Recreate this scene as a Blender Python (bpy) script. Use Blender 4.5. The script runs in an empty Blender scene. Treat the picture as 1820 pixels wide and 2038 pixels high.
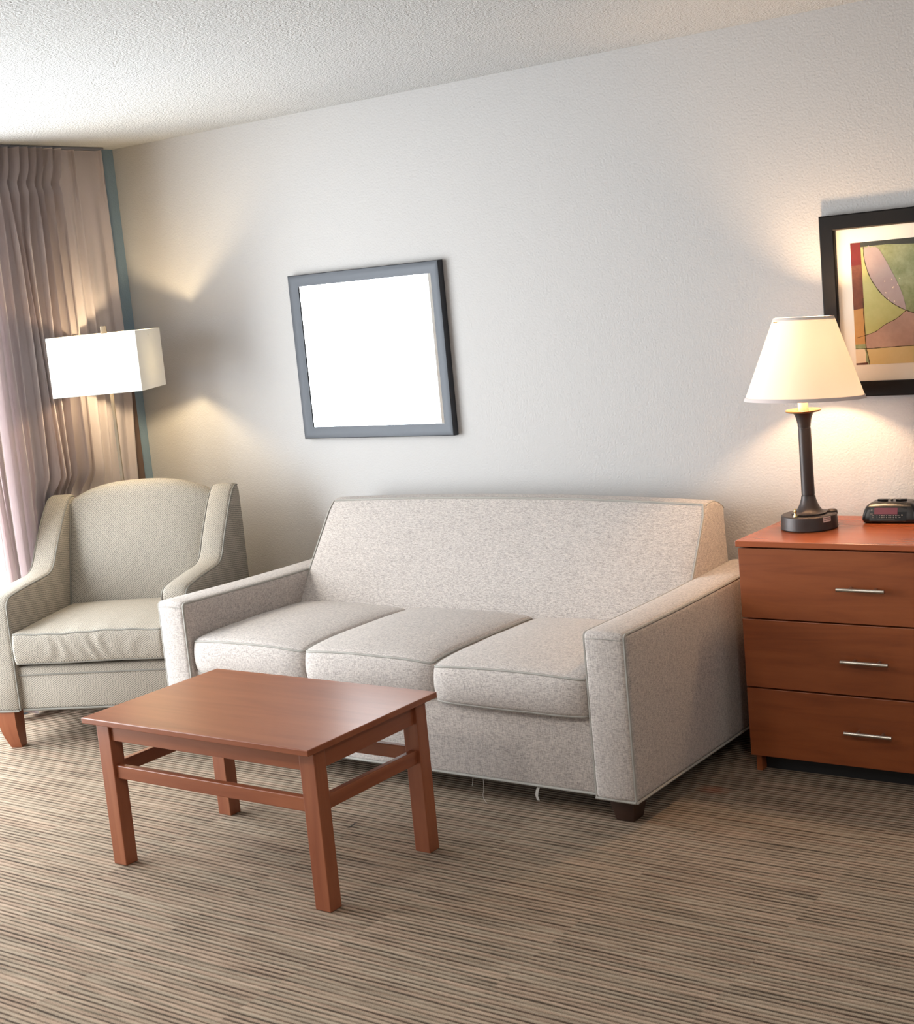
import bpy, bmesh, math, random
from mathutils import Vector, Matrix, noise
random.seed(7)
PI = math.pi
scn = bpy.context.scene
COL = scn.collection

# ------------------------------------------------------------------ helpers
def link(o, parent=None):
    COL.objects.link(o)
    if parent is not None:
        o.parent = parent
    return o

def finish(bm, ang=38):
    bmesh.ops.recalc_face_normals(bm, faces=bm.faces[:])
    lim = math.radians(ang)
    for f in bm.faces:
        f.smooth = True
    for e in bm.edges:
        if len(e.link_faces) == 2:
            e.smooth = e.calc_face_angle(0.0) < lim
        else:
            e.smooth = True

def obj(name, bm, mat, parent=None, ang=38, recalc=True):
    if recalc:
        finish(bm, ang)
    me = bpy.data.meshes.new(name)
    bm.to_mesh(me); bm.free()
    for m in (mat if isinstance(mat, (list, tuple)) else [mat]):
        me.materials.append(m)
    return link(bpy.data.objects.new(name, me), parent)

def thing(name, label, cat, loc=(0, 0, 0), rz=0.0, group=None):
    o = bpy.data.objects.new(name, None)
    o.empty_display_size = 0.1
    COL.objects.link(o)
    o.location = loc; o.rotation_euler = (0, 0, rz)
    o['label'] = label; o['category'] = cat
    if group: o['group'] = group
    return o

def struct(o):
    o['kind'] = 'structure'
    return o

def box(bm, x0, x1, y0, y1, z0, z1, bev=0.0, seg=2, mi=0):
    ret = bmesh.ops.create_cube(bm, size=1.0)
    vs = ret['verts']
    for v in vs:
        v.co = Vector(((x0+x1)/2 + v.co.x*(x1-x0), (y0+y1)/2 + v.co.y*(y1-y0), (z0+z1)/2 + v.co.z*(z1-z0)))
    fs = set(f for v in vs for f in v.link_faces)
    for f in fs: f.material_index = mi
    if bev > 0:
        es = list(set(e for v in vs for e in v.link_edges))
        r = bmesh.ops.bevel(bm, geom=es, offset=bev, segments=seg, profile=0.5, affect='EDGES', clamp_overlap=True)
        for f in r['faces']: f.material_index = mi
    return bm

def hexa(bm, b, t, bev=0.0):
    """b, t: four corners bottom and top"""
    vs = [bm.verts.new(p) for p in b] + [bm.verts.new(p) for p in t]
    fs = [bm.faces.new([vs[3], vs[2], vs[1], vs[0]]), bm.faces.new(vs[4:8])]
    for i in range(4):
        j = (i+1) % 4
        fs.append(bm.faces.new([vs[i], vs[j], vs[4+j], vs[4+i]]))
    if bev > 0:
        es = list(set(e for f in fs for e in f.edges))
        bmesh.ops.bevel(bm, geom=es, offset=bev, segments=2, profile=0.5, affect='EDGES')

def axis_coords(h, r, n, k):
    out = []
    for i in range(k, 0, -1):
        out.append(-(h-r) - r*math.tan(PI/4*i/k))
    for i in range(n+1):
        out.append(-(h-r) + 2*(h-r)*i/n)
    for i in range(1, k+1):
        out.append((h-r) + r*math.tan(PI/4*i/k))
    return out

def soft_map(q, h, r):
    inner = Vector([max(-(h[i]-r), min(h[i]-r, q[i])) for i in range(3)])
    d = q - inner
    if d.length > 1e-9:
        return inner + d.normalized()*r
    return q.copy()

def soft_box(bm, c, h, r, n=(12, 10, 4), k=4, fn=None):
    """rounded box made of a fine grid, pushed by fn(local point, half sizes)"""
    ax = [axis_coords(h[i], r, n[i], k) for i in range(3)]
    for a in range(3):
        b, d = (a+1) % 3, (a+2) % 3
        for s in (-1, 1):
            grid = []
            for u in ax[b]:
                row = []
                for v in ax[d]:
                    q = Vector((0, 0, 0)); q[a] = s*h[a]; q[b] = u; q[d] = v
                    p = soft_map(q, h, r)
                    if fn: p = fn(p)
                    row.append(bm.verts.new(Vector(c)+p))
                grid.append(row)
            for i in range(len(grid)-1):
                for j in range(len(grid[0])-1):
                    vs = [grid[i][j], grid[i+1][j], grid[i+1][j+1], grid[i][j+1]]
                    bm.faces.new(vs if s > 0 else vs[::-1])
    bmesh.ops.remove_doubles(bm, verts=bm.verts[:], dist=1e-5)

def tube(bm, pts, r, seg=6, closed=False, caps=True):
    pts = [Vector(p) for p in pts]
    n = len(pts); rings = []
    prev = None
    for i in range(n):
        a = pts[(i-1) % n] if (closed or i > 0) else pts[i]
        b = pts[(i+1) % n] if (closed or i < n-1) else pts[i]
        t = (b-a)
        if t.length < 1e-9: t = Vector((0, 0, 1))
        t.normalize()
        if prev is None:
            up = Vector((0, 0, 1)) if abs(t.z) < 0.9 else Vector((1, 0, 0))
            nrm = t.cross(up).normalized()
        else:
            nrm = prev - t*prev.dot(t)
            if nrm.length < 1e-6: nrm = t.orthogonal()
            nrm.normalize()
        prev = nrm
        bn = t.cross(nrm)
        rr = r[i] if isinstance(r, (list, tuple)) else r
        rings.append([bm.verts.new(pts[i] + (nrm*math.cos(2*PI*j/seg) + bn*math.sin(2*PI*j/seg))*rr) for j in range(seg)])
    for i in range(n if closed else n-1):
        A, B = rings[i], rings[(i+1) % n]
        if closed and i == n-1:
            best = min(range(seg), key=lambda s: sum((A[j].co-B[(j+s) % seg].co).length for j in range(seg)))
            B = [B[(j+best) % seg] for j in range(seg)]
        for j in range(seg):
            bm.faces.new([A[j], A[(j+1) % seg], B[(j+1) % seg], B[j]])
    if caps and not closed:
        bm.faces.new(rings[0][::-1]); bm.faces.new(rings[-1])

def lathe(bm, prof, seg=48, c=(0, 0, 0), cap0=True, cap1=True, sx=1.0, sy=1.0):
    rings = []
    for (r, z) in prof:
        rings.append([bm.verts.new((c[0]+r*sx*math.cos(2*PI*j/seg), c[1]+r*sy*math.sin(2*PI*j/seg), c[2]+z)) for j in range(seg)])
    for i in range(len(rings)-1):
        for j in range(seg):
            bm.faces.new([rings[i][j], rings[i][(j+1) % seg], rings[i+1][(j+1) % seg], rings[i+1][j]])
    if cap0: bm.faces.new(rings[0][::-1])
    if cap1: bm.faces.new(rings[-1])

def prism_x(bm, poly, x0, x1, bev=0.0, seg=3, nx=1):
    """poly in (y,z), extruded along x; the two rims rounded"""
    n = len(poly); rows = []
    for i in range(nx+1):
        x = x0+(x1-x0)*i/nx
        rows.append([bm.verts.new((x, p[0], p[1])) for p in poly])
    for i in range(nx):
        for j in range(n):
            bm.faces.new([rows[i][j], rows[i][(j+1) % n], rows[i+1][(j+1) % n], rows[i+1][j]])
    c0 = bm.faces.new(rows[0][::-1]); c1 = bm.faces.new(rows[-1])
    if bev > 0:
        bmesh.ops.recalc_face_normals(bm, faces=bm.faces[:])
        bmesh.ops.bevel(bm, geom=list(c0.edges)+list(c1.edges), offset=bev, segments=seg, profile=0.5, affect='EDGES')

def catmull(pts, m=6, closed=False):
    out = []
    n = len(pts)
    P = [Vector(p) for p in pts]
    rng = range(n if closed else n-1)
    for i in rng:
        p0 = P[(i-1) % n] if (closed or i > 0) else P[i]
        p1 = P[i]; p2 = P[(i+1) % n]
        p3 = P[(i+2) % n] if (closed or i < n-2) else P[i+1]
        for k in range(m):
            t = k/m
            out.append(0.5*((2*p1)+(-p0+p2)*t+(2*p0-5*p1+4*p2-p3)*t*t+(-p0+3*p1-3*p2+p3)*t*t*t))
    if not closed: out.append(P[-1])
    return out

# ------------------------------------------------------------------ node materials
def srgb(r, g, b):
    f = lambda c: (c/255/12.92) if c/255 <= 0.04045 else ((c/255+0.055)/1.055)**2.4
    return (f(r), f(g), f(b), 1)

class NT:
    def __init__(s, name):
        s.m = bpy.data.materials.new(name); s.m.use_nodes = True
        s.t = s.m.node_tree; s.t.nodes.clear()
        s.out = s.n('ShaderNodeOutputMaterial')
    def n(s, typ, **kw):
        nd = s.t.nodes.new(typ)
        for k, v in kw.items():
            if k.startswith('i_'):
                nd.inputs[k[2:].replace('_', ' ')].default_value = v
            else: setattr(nd, k, v)
        return nd
    def l(s, a, b): s.t.links.new(a, b)
    def bsdf(s, color=(.5, .5, .5, 1), rough=.5, metal=0, spec=.5, **kw):
        b = s.n('ShaderNodeBsdfPrincipled')
        b.inputs['Base Color'].default_value = color
        b.inputs['Roughness'].default_value = rough
        b.inputs['Metallic'].default_value = metal
        b.inputs['Specular IOR Level'].default_value = spec
        for k, v in kw.items(): b.inputs[k.replace('_', ' ')].default_value = v
        s.l(b.outputs[0], s.out.inputs[0])
        return b
    def coord(s, scale=(1, 1, 1), rot=(0, 0, 0), src='Object'):
        tc = s.n('ShaderNodeTexCoord'); mp = s.n('ShaderNodeMapping')
        mp.inputs['Scale'].default_value = scale; mp.inputs['Rotation'].default_value = rot
        s.l(tc.outputs[src], mp.inputs[0]); return mp.outputs[0]
    def noise(s, vec, scale=1, detail=2, rough=.5, dist=0):
        nz = s.n('ShaderNodeTexNoise')
        nz.inputs['Scale'].default_value = scale; nz.inputs['Detail'].default_value = detail
        nz.inputs['Roughness'].default_value = rough; nz.inputs['Distortion'].default_value = dist
        s.l(vec, nz.inputs['Vector']); return nz.outputs['Fac']
    def ramp(s, fac, stops):
        r = s.n('ShaderNodeValToRGB'); e = r.color_ramp.elements
        e[0].position, e[0].color = stops[0]; e[1].position, e[1].color = stops[-1]
        for p, c in stops[1:-1]:
            x = e.new(p); x.color = c
        s.l(fac, r.inputs[0]); return r.outputs[0]
    def math(s, op, a, b=None, clamp=False):
        m = s.n('ShaderNodeMath', operation=op, use_clamp=clamp)
        for i, v in enumerate((a, b)):
            if v is None: continue
            if hasattr(v, 'links'): s.l(v, m.inputs[i])
            else: m.inputs[i].default_value = v
        return m.outputs[0]
    def mix(s, fac, a, b, typ='MIX'):
        m = s.n('ShaderNodeMix', data_type='RGBA', blend_type=typ)
        for i, v in ((0, fac), (6, a), (7, b)):
            if hasattr(v, 'links'): s.l(v, m.inputs[i])
            else: m.inputs[i].default_value = v
        return m.outputs[2]
    def bump(s, h, b, strength=.3, dist=.002):
        bp = s.n('ShaderNodeBump'); bp.inputs['Strength'].default_value = strength
        bp.inputs['Distance'].default_value = dist
        s.l(h, bp.inputs['Height']); s.l(bp.outputs[0], b.inputs['Normal'])

def plain(name, c, rough=.5, metal=0, spec=.5, **kw):
    t = NT(name); t.bsdf(c, rough, metal, spec, **kw); return t.m

def wood(name, c1, c2, c3, scale, rough=.33, spec=.5, seed=0.0):
    """scale: stretches the grain (small = along the grain)"""
    t = NT(name); b = t.bsdf(c1, rough, spec=spec)
    v = t.coord(scale); add = t.n('ShaderNodeVectorMath', operation='ADD'); add.inputs[1].default_value = (seed, seed*1.7, seed*.6)
    t.l(v, add.inputs[0]); v = add.outputs[0]
    n1 = t.noise(v, 1.0, 4, .55, .8)
    col = t.ramp(n1, [(0.25, c2), (0.5, c1), (0.78, c3)])
    n2 = t.noise(v, 5.0, 3, .6)
    col = t.mix(t.math('MULTIPLY', n2, .25), col, t.mix(.5, c2, (0, 0, 0, 1)), 'MIX')
    t.l(col, b.inputs['Base Color'])
    b.inputs['Roughness'].default_value = rough
    return t.m

def tweed(name, light, dark, k=1.0):
    t = NT(name); b = t.bsdf(light, .92, spec=.12)
    b.inputs['Sheen Weight'].default_value = .15
    L_, T_ = 75*k, 470*k
    def threads(v1, v2):
        a = t.noise(t.coord(v1), 1, 3, .6); c = t.noise(t.coord(v2), 1, 3, .6)
        return t.math('ADD', t.math('MULTIPLY', a, .42), t.math('MULTIPLY', c, .36))
    up = threads((L_, L_, T_), (T_, T_, L_))
    flat = threads((L_, T_, T_), (T_, L_, T_))
    tc = t.n('ShaderNodeTexCoord'); sp = t.n('ShaderNodeSeparateXYZ'); t.l(tc.outputs['Normal'], sp.inputs[0])
    m = t.math('GREATER_THAN', t.math('ABSOLUTE', sp.outputs[2]), .7)
    st = t.math('ADD', t.math('MULTIPLY', up, t.math('SUBTRACT', 1.0, m)), t.math('MULTIPLY', flat, m))
    g = t.noise(t.coord((330*k, 330*k, 330*k)), 1, 2, .6)
    s = t.math('ADD', st, t.math('MULTIPLY', g, .22))
    mid = tuple(.5*(light[i]+dark[i]) for i in range(3))+(1,)
    col = t.ramp(s, [(0.33, dark), (0.46, mid), (0.56, light), (0.7, tuple(min(1, light[i]*1.13) for i in range(3))+(1,))])
    big = t.noise(t.coord((6, 6, 6)), 1, 2)
    col = t.mix(t.math('MULTIPLY', big, .10), col, dark)
    t.l(col, b.inputs['Base Color'])
    t.bump(s, b, .45, .0012)
    return t.m

def weave(name, light, dark, dark2):
    """small staggered basket weave of the armchair"""
    t = NT(name); b = t.bsdf(light, .9, spec=.15)
    tc = t.n('ShaderNodeTexCoord'); sp = t.n('ShaderNodeSeparateXYZ'); t.l(tc.outputs['Object'], sp.inputs[0])
    u = t.math('ADD', sp.outputs[0], sp.outputs[1])
    w = t.math('ADD', sp.outputs[2], t.math('MULTIPLY', sp.outputs[1], .9))
    su = t.math('SINE', t.math('MULTIPLY', u, 2*PI/.0112))
    sw = t.math('SINE', t.math('MULTIPLY', w, 2*PI/.0084))
    pat = t.math('MULTIPLY', su, sw)
    nz = t.noise(t.coord((260, 260, 260)), 1, 2)
    f = t.math('ADD', t.math('MULTIPLY', pat, .5), t.math('MULTIPLY', nz, 1.0))
    col = t.ramp(f, [(0.12, dark), (0.35, dark2), (0.58, light), (0.95, tuple(min(1, light[i]*1.12) for i in range(3))+(1,))])
    t.l(col, b.inputs['Base Color'])
    t.bump(f, b, .35, .0016)
    return t.m

# walls
def wall_mat(name, c):
    t = NT(name); b = t.bsdf(c, .62, spec=.35)
    v = t.coord((1, 1, 1))
    n1 = t.noise(v, 135, 2, .5); n2 = t.noise(v, 60, 2, .5)
    h = t.math('ADD', t.math('MULTIPLY', t.math('GREATER_THAN', n1, .62), 0), t.math('ADD', t.math('MULTIPLY', n1, .75), t.math('MULTIPLY', n2, .25)))
    big = t.noise(v, 1.3, 2)
    col = t.mix(t.math('MULTIPLY', big, .06), c, tuple(x*.8 for x in c[:3])+(1,))
    t.l(col, b.inputs['Base Color'])
    t.bump(h, b, .65, .0035)
    return t.m

def ceil_mat():
    t = NT('popcorn_ceiling_paint'); b = t.bsdf((.80, .79, .77, 1), .95, spec=.1)
    v = t.coord((1, 1, 1))
    n1 = t.noise(v, 105, 3, .7); n2 = t.noise(v, 240, 2, .6)
    h = t.math('ADD', t.math('MULTIPLY', t.math('POWER', n1, 1.6), 1.0), t.math('MULTIPLY', n2, .35))
    t.bump(h, b, 1.0, .022)
    return t.m

def carpet_mat():
    t = NT('striped_loop_carpet'); b = t.bsdf((.2, .16, .13, 1), .97, spec=.05)
    tc = t.n('ShaderNodeTexCoord'); sp = t.n('ShaderNodeSeparateXYZ'); t.l(tc.outputs['Object'], sp.inputs[0])
    X, Y = sp.outputs[0], sp.outputs[1]
    wob = t.noise(t.coord((2.2, 7.0, 1)), 1, 2)
    wob2 = t.noise(t.coord((70.0, 60.0, 1)), 1, 2)
    # carpet tiles: the yarn runs do not line up across the joints
    tile = t.math('FLOOR', t.math('ADD', t.math('MULTIPLY', X, 2.0), .35))
    y2 = t.math('ADD', Y, t.math('ADD', t.math('MULTIPLY', wob, .010), t.math('MULTIPLY', wob2, .0030)))
    rib = t.math('SINE', t.math('MULTIPLY', y2, 2*PI/.0178))
    gap = t.math('POWER', t.math('ADD', t.math('MULTIPLY', rib, .5), .5), 2.2)
    def run(xs, ys, off, det=2):
        cb = t.n('ShaderNodeCombineXYZ')
        t.l(t.math('ADD', t.math('MULTIPLY', X, xs), t.math('MULTIPLY', tile, 1.37)), cb.inputs[0]); t.l(t.math('MULTIPLY', y2, ys), cb.inputs[1])
        cb.inputs[2].default_value = off
        return t.noise(cb.outputs[0], 1, det, .55)
    nz = run(5.0, 56, 0, 2); nz2 = run(2.0, 20, 4.7); nz3 = run(4.0, 56, 9.1, 1); nz4 = run(2.6, 56, 17.3, 1)
    speck = t.noise(t.coord((420, 300, 1)), 1, 2, .7)
    f = t.math('ADD', t.math('MULTIPLY', nz, .30), t.math('MULTIPLY', nz2, .16))
    f = t.math('ADD', f, .15)
    f = t.math('SUBTRACT', f, t.math('MULTIPLY', gap, t.math('ADD', .02, t.math('MULTIPLY', nz3, .32))))
    f = t.math('ADD', f, t.math('MULTIPLY', speck, .40))
    col = t.ramp(f, [(.34, srgb(72, 62, 54)), (.43, srgb(108, 96, 84)), (.51, srgb(142, 127, 112)), (.60, srgb(162, 147, 130)), (.75, srgb(188, 174, 158))])
    warm = t.ramp(nz4, [(.40, srgb(140, 138, 124)), (.50, srgb(160, 146, 128)), (.62, srgb(170, 142, 124))])
    col = t.mix(.30, col, warm, 'OVERLAY')
    # faint rust stain in front of the dresser
    dx = t.math('SUBTRACT', X, 3.213); dy = t.math('SUBTRACT', Y, -.69)
    d = t.math('SQRT', t.math('ADD', t.math('MULTIPLY', dx, dx), t.math('MULTIPLY', t.math('MULTIPLY', dy, dy), 3.0)))
    st = t.math('MULTIPLY', t.math('SUBTRACT', 1.0, t.math('MULTIPLY', d, 14.0), True), .5, True)
    col = t.mix(st, col, srgb(150, 66, 34))
    t.l(col, b.inputs['Base Color'])
    h = t.math('ADD', t.math('MULTIPLY', rib, .45), t.math('MULTIPLY', speck, .7))
    t.bump(h, b, .7, .004)
    return t.m

def shade_mat(name, c, trans, tc=None):
    t = NT(name)
    d = t.n('ShaderNodeBsdfDiffuse'); d.inputs[0].default_value = c
    tr = t.n('ShaderNodeBsdfTranslucent'); tr.inputs[0].default_value = tc or c
    mx = t.n('ShaderNodeMixShader'); mx.inputs[0].default_value = trans
    t.l(d.outputs[0], mx.inputs[1]); t.l(tr.outputs[0], mx.inputs[2]); t.l(mx.outputs[0], t.out.inputs[0])
    w = t.noise(t.coord((300, 300, 900)), 1, 2)
    bp = t.n('ShaderNodeBump'); bp.inputs['Strength'].default_value = .15; bp.inputs['Distance'].default_value = .0006
    t.l(w, bp.inputs['Height']); t.l(bp.outputs[0], d.inputs['Normal'])
    return t.m

def curtain_mat():
    t = NT('taupe_drapery_fabric'); b = t.bsdf(srgb(222, 211, 207), .8, spec=.2)
    b.inputs['Sheen Weight'].default_value = .3
    n = t.noise(t.coord((500, 500, 60)), 1, 2)
    col = t.mix(t.math('MULTIPLY', n, .25), srgb(224, 213, 212), srgb(196, 185, 184))
    t.l(col, b.inputs['Base Color']); t.bump(n, b, .15, .0008)
    return t.m

M = {}
M['wall'] = wall_mat('greige_wall_paint', srgb(184, 181, 179))
M['blue'] = wall_mat('slate_blue_wall_paint', srgb(122, 142, 156))
M['ceil'] = ceil_mat()
M['carpet'] = carpet_mat()
M['curtain'] = curtain_mat()
M['track'] = plain('grey_curtain_track_metal', srgb(120, 120, 128), .4, .5)
M['sofa'] = tweed('grey_beige_tweed', srgb(196, 187, 180), srgb(122, 116, 115))
M['pipe'] = plain('piping_cord_fabric', srgb(156, 153, 147), .9, spec=.1)
M['chair'] = weave('basket_weave_upholstery', srgb(167, 159, 147), srgb(104, 100, 94), srgb(137, 130, 120))
M['chairpipe'] = plain('upholstery_piping_fabric', srgb(130, 127, 120), .9, spec=.1)
ch = (srgb(140, 80, 52), srgb(122, 64, 40), srgb(152, 92, 62))
M['wood_x'] = wood('cherry_wood_lengthwise', *ch, (1.6, 16, 16), .30)
M['wood_y'] = wood('cherry_wood_crosswise', *ch, (16, 1.6, 16), .33)
M['wood_z'] = wood('cherry_wood_upright', *ch, (22, 22, 2.0), .36)
dh = (srgb(140, 74, 38), srgb(122, 60, 30), srgb(152, 84, 46))
M['dress_x'] = wood('cherry_laminate', *dh, (2.2, 10, 22), .34, seed=3.1)
M['dress_top'] = wood('cherry_laminate_top', *(srgb(160, 84, 50), srgb(142, 70, 40), srgb(172, 96, 62)), (1.4, 9, 9), .26, seed=5.1)
M['dark_wood'] = plain('espresso_foot_wood', srgb(52, 32, 24), .4)
M['black'] = plain('black_plinth', srgb(14, 14, 17), .5)
M['nickel'] = plain('brushed_nickel', srgb(196, 190, 180), .28, 1.0)
M['bronze'] = plain('dark_bronze_metal', srgb(58, 50, 48), .42, .35)
M['rimbronze'] = plain('brown_bronze_rim', srgb(120, 84, 48), .4, .4)
M['brass'] = plain('brass_switch', srgb(224, 200, 140), .25, 1.0)
M['sleeve'] = plain('ivory_candle_sleeve', srgb(240, 228, 196), .5)
M['frame_b'] = plain('satin_black_frame', srgb(13, 11, 11), .5, spec=.2)
M['frame_m'] = plain('gunmetal_mirror_frame', srgb(54, 57, 63), .46, .3)
M['mirror'] = plain('mirror_glass', (.93, .94, .94, 1), .0, 1.0)
M['mat'] = plain('cream_mat_board', srgb(236, 226, 212), .9, spec=.1)
M['plastic'] = plain('black_radio_plastic', srgb(22, 21, 22), .28)
M['plastic2'] = plain('black_radio_face', srgb(14, 14, 16), .12)
M['display'] = plain('dim_purple_display', srgb(96, 52, 66), .15)
M['print'] = plain('pale_dial_print', srgb(120, 118, 116), .5)
M['dot'] = plain('white_indicator_dot', srgb(240, 240, 240), .4)
M['sticker'] = plain('white_sticker_paper', srgb(214, 208, 204), .6)
M['ink'] = plain('sticker_ink', srgb(60, 52, 52), .6)
M['tag'] = plain('white_fabric_tag', srgb(205, 200, 192), .8)
M['winframe'] = plain('white_window_frame', srgb(238, 238, 236), .4)
M['casing'] = plain('bronze_window_casing', srgb(104, 84, 74), .5, .2)
M['pole'] = plain('aged_nickel_pole', srgb(150, 136, 118), .4, .8)
M['shadeT'] = shade_mat('cream_lamp_shade_fabric', (.86, .82, .78, 1), .34, (1.0, .95, .88, 1))
M['shadetrim'] = plain('shade_trim_tape', srgb(214, 200, 196), .8)
M['shadeF'] = shade_mat('white_linen_shade', (.9, .885, .84, 1), .12)
M['scrap'] = plain('dark_scrap', srgb(50, 40, 32), .8)
M['white'] = plain('white_plastic', srgb(236, 234, 228), .4)
M['darkcord'] = plain('black_cord', srgb(24, 22, 22), .5)

def glass():
    t = NT('window_glass')
    g = t.n('ShaderNodeBsdfGlossy'); g.inputs['Roughness'].default_value = 0
    tr = t.n('ShaderNodeBsdfTransparent'); tr.inputs[0].default_value = (.97, .98, .98, 1)
    mx = t.n('ShaderNodeMixShader'); mx.inputs[0].default_value = .05
    t.l(tr.outputs[0], mx.inputs[1]); t.l(g.outputs[0], mx.inputs[2]); t.l(mx.outputs[0], t.out.inputs[0])
    return t.m
M['glass'] = glass()

# ------------------------------------------------------------------ room shell
H = 2.44
RX, RY = 6.6, -6.2
WY0, WY1, WZ0, WZ1 = -3.9, -.80, 0.03, 2.20      # window opening in the left wall
T = .14
bm = bmesh.new(); box(bm, -T, RX+T, RY-T, T, -.06, 0); struct(obj('floor', bm, M['carpet']))
bm = bmesh.new(); box(bm, -T, RX+T, RY-T, T, H, H+.08); struct(obj('ceiling', bm, M['ceil']))
bm = bmesh.new(); box(bm, -T, RX+T, 0, T, 0, H); struct(obj('wall_back', bm, M['wall']))
bm = bmesh.new(); box(bm, RX, RX+T, RY, 0, 0, H); struct(obj('wall_right', bm, M['wall']))
bm = bmesh.new(); box(bm, -T, RX+T, RY-T, RY, 0, H); struct(obj('wall_front', bm, M['wall']))
bm = bmesh.new()
box(bm, -T, 0, WY1, 0, 0, H)
box(bm, -T, 0, RY, WY0, 0, H)
box(bm, -T, 0, WY0, WY1, WZ1, H)
box(bm, -T, 0, WY0, WY1, 0, WZ0)
struct(obj('wall_left', bm, M['blue']))
# sliding glass door
bm = bmesh.new()
fw = .045
box(bm, -.10, -.04, WY0, WY1, WZ0, WZ0+fw); box(bm, -.10, -.04, WY0, WY1, WZ1-fw, WZ1)
box(bm, -.10, -.04, WY0, WY0+fw, WZ0, WZ1); box(bm, -.10, -.04, WY1-fw, WY1, WZ0, WZ1)
box(bm, -.10, -.05, -2.50, -2.43, WZ0, WZ1)
win = struct(obj('window_1', bm, M['winframe']))
bm = bmesh.new(); box(bm, -.075, -.069, WY0+fw, WY1-fw, WZ0+fw, WZ1-fw)
obj('window_pane', bm, M['glass'], win)
bm = bmesh.new(); box(bm, 0, .012, -.150, -.058, 0, 1.42, .003); struct(obj('trim_1', bm, M['casing']))

# ------------------------------------------------------------------ curtain on ceiling track
def build_curtain():
    root = thing('pleated_curtain', 'taupe pleated full-length drape bunched beside the bright window behind the armchair', 'curtain', (0, 0, 0))
    rnd = random.Random(11)
    ws = [.050, .044, .052, .046, .042, .050, .040, .046, .038, .044, .038, .046, .050, .080, .034, .110, .036]
    kind = ['f']*13+['p', 'x', 'p', 'x']
    sc = .915/sum(ws); y = -1.012; folds = []
    for i, w in enumerate(ws):
        w *= sc; folds.append((y, y+w, rnd.uniform(.060, .078) if kind[i] == 'f' else (.030 if i == 13 else .012) if kind[i] == 'p' else .026, rnd.uniform(.3, .62))); y += w
    NZ = 90; per = 18
    z1, z0 = H-.0125, .02
    sm = lambda a, b, x: (lambda q: q*q*(3-2*q))(max(0.0, min(1.0, (x-a)/(b-a))))
    bm = bmesh.new(); rows = []
    for iz in range(NZ+1):
        v = iz/NZ; dn = (z1-z0)*v**1.35; z = z1-dn
        row = []
        hb = sm(.12, .42, dn)
        low = sm(1.45, .85, z) if False else 1-sm(.85, 1.45, z)
        for k, (a, b, dep, lean) in enumerate(folds):
            for j in range(per):
                u = j/per
                rf = (.5-.5*math.cos(2*PI*u))**.8
                # pleat heads: narrow fins, tips leaning over towards the corner at the very top
                fin = max(0.0, 1-abs(u-.5)/.20)**.8
                pinch = 1-.30*math.exp(-((dn-.15)/.03)**2)
                tip = (1-hb)
                F = kind[k] == 'f'
                if kind[k] == 'x':
                    ridge = .5-.5*math.cos(2*PI*u)
                    tri = abs(math.sin(3*PI*u))**.6
                    amp = dep*ridge*(tip*(.55+.45*tri)*(1-.25*math.exp(-((dn-.13)/.03)**2))+hb*1.0)
                elif kind[k] == 'p':
                    amp = dep*rf*(.25+.75*hb)*(1+.2*math.sin(z*2.3+k)) + .003*math.sin(2*PI*u*2)*hb
                else:
                    amp = dep*tip*fin*pinch*1.05 + dep*hb*rf*(1+.22*math.sin(k*1.7+z*2.1))
                sh = lean*(b-a)*.60*math.sin(2*PI*u)*hb*F
                flare = (b-a)*.55*fin*tip*max(0, 1-dn/.22)*F
                yy = a+(b-a)*u + sh + flare + hb*(.010*math.sin(z*1.9+k*.9)+.006*math.sin(k*2.3))*F
                if kind[k] == 'x':
                    pc = 1-.55*math.exp(-((dn-.13)/.045)**2)+.35*hb
                    yy = (a+b)/2+(yy-(a+b)/2)*pc
                yy += -.030*((k+u-11)/6)*low*(k > 11)
                xx = .030 + amp
                if z < 1.02:
                    q = sm(1.02, .90, z) if False else 1-sm(.90, 1.02, z)
                    w_ = math.exp(-((yy+.52)/.22)**4)
                    xx = xx*(1-q*w_)+(.006+amp*.26)*q*w_
                row.append(bm.verts.new((xx, yy, z)))
        row.append(bm.verts.new((.036, folds[-1][1]-.030*low, z)))
        rows.append(row)
    for i in range(NZ):
        for j in range(len(rows[0])-1):
            bm.faces.new([rows[i][j], rows[i][j+1], rows[i+1][j+1], rows[i+1][j]])
    bmesh.ops.solidify(bm, geom=bm.faces[:], thickness=.0015)
    obj('drape', bm, M['curtain'], root, ang=70)
    bm = bmesh.new(); box(bm, .040, .064, -3.95, -.108, H-.012, H-.0005, .002)
    o = obj('curtain_track', bm, M['track'], None, ang=15)
    o['label'] = 'slim grey curtain track fixed to the ceiling above the taupe drape'; o['category'] = 'curtain track'
    return root
build_curtain()

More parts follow.
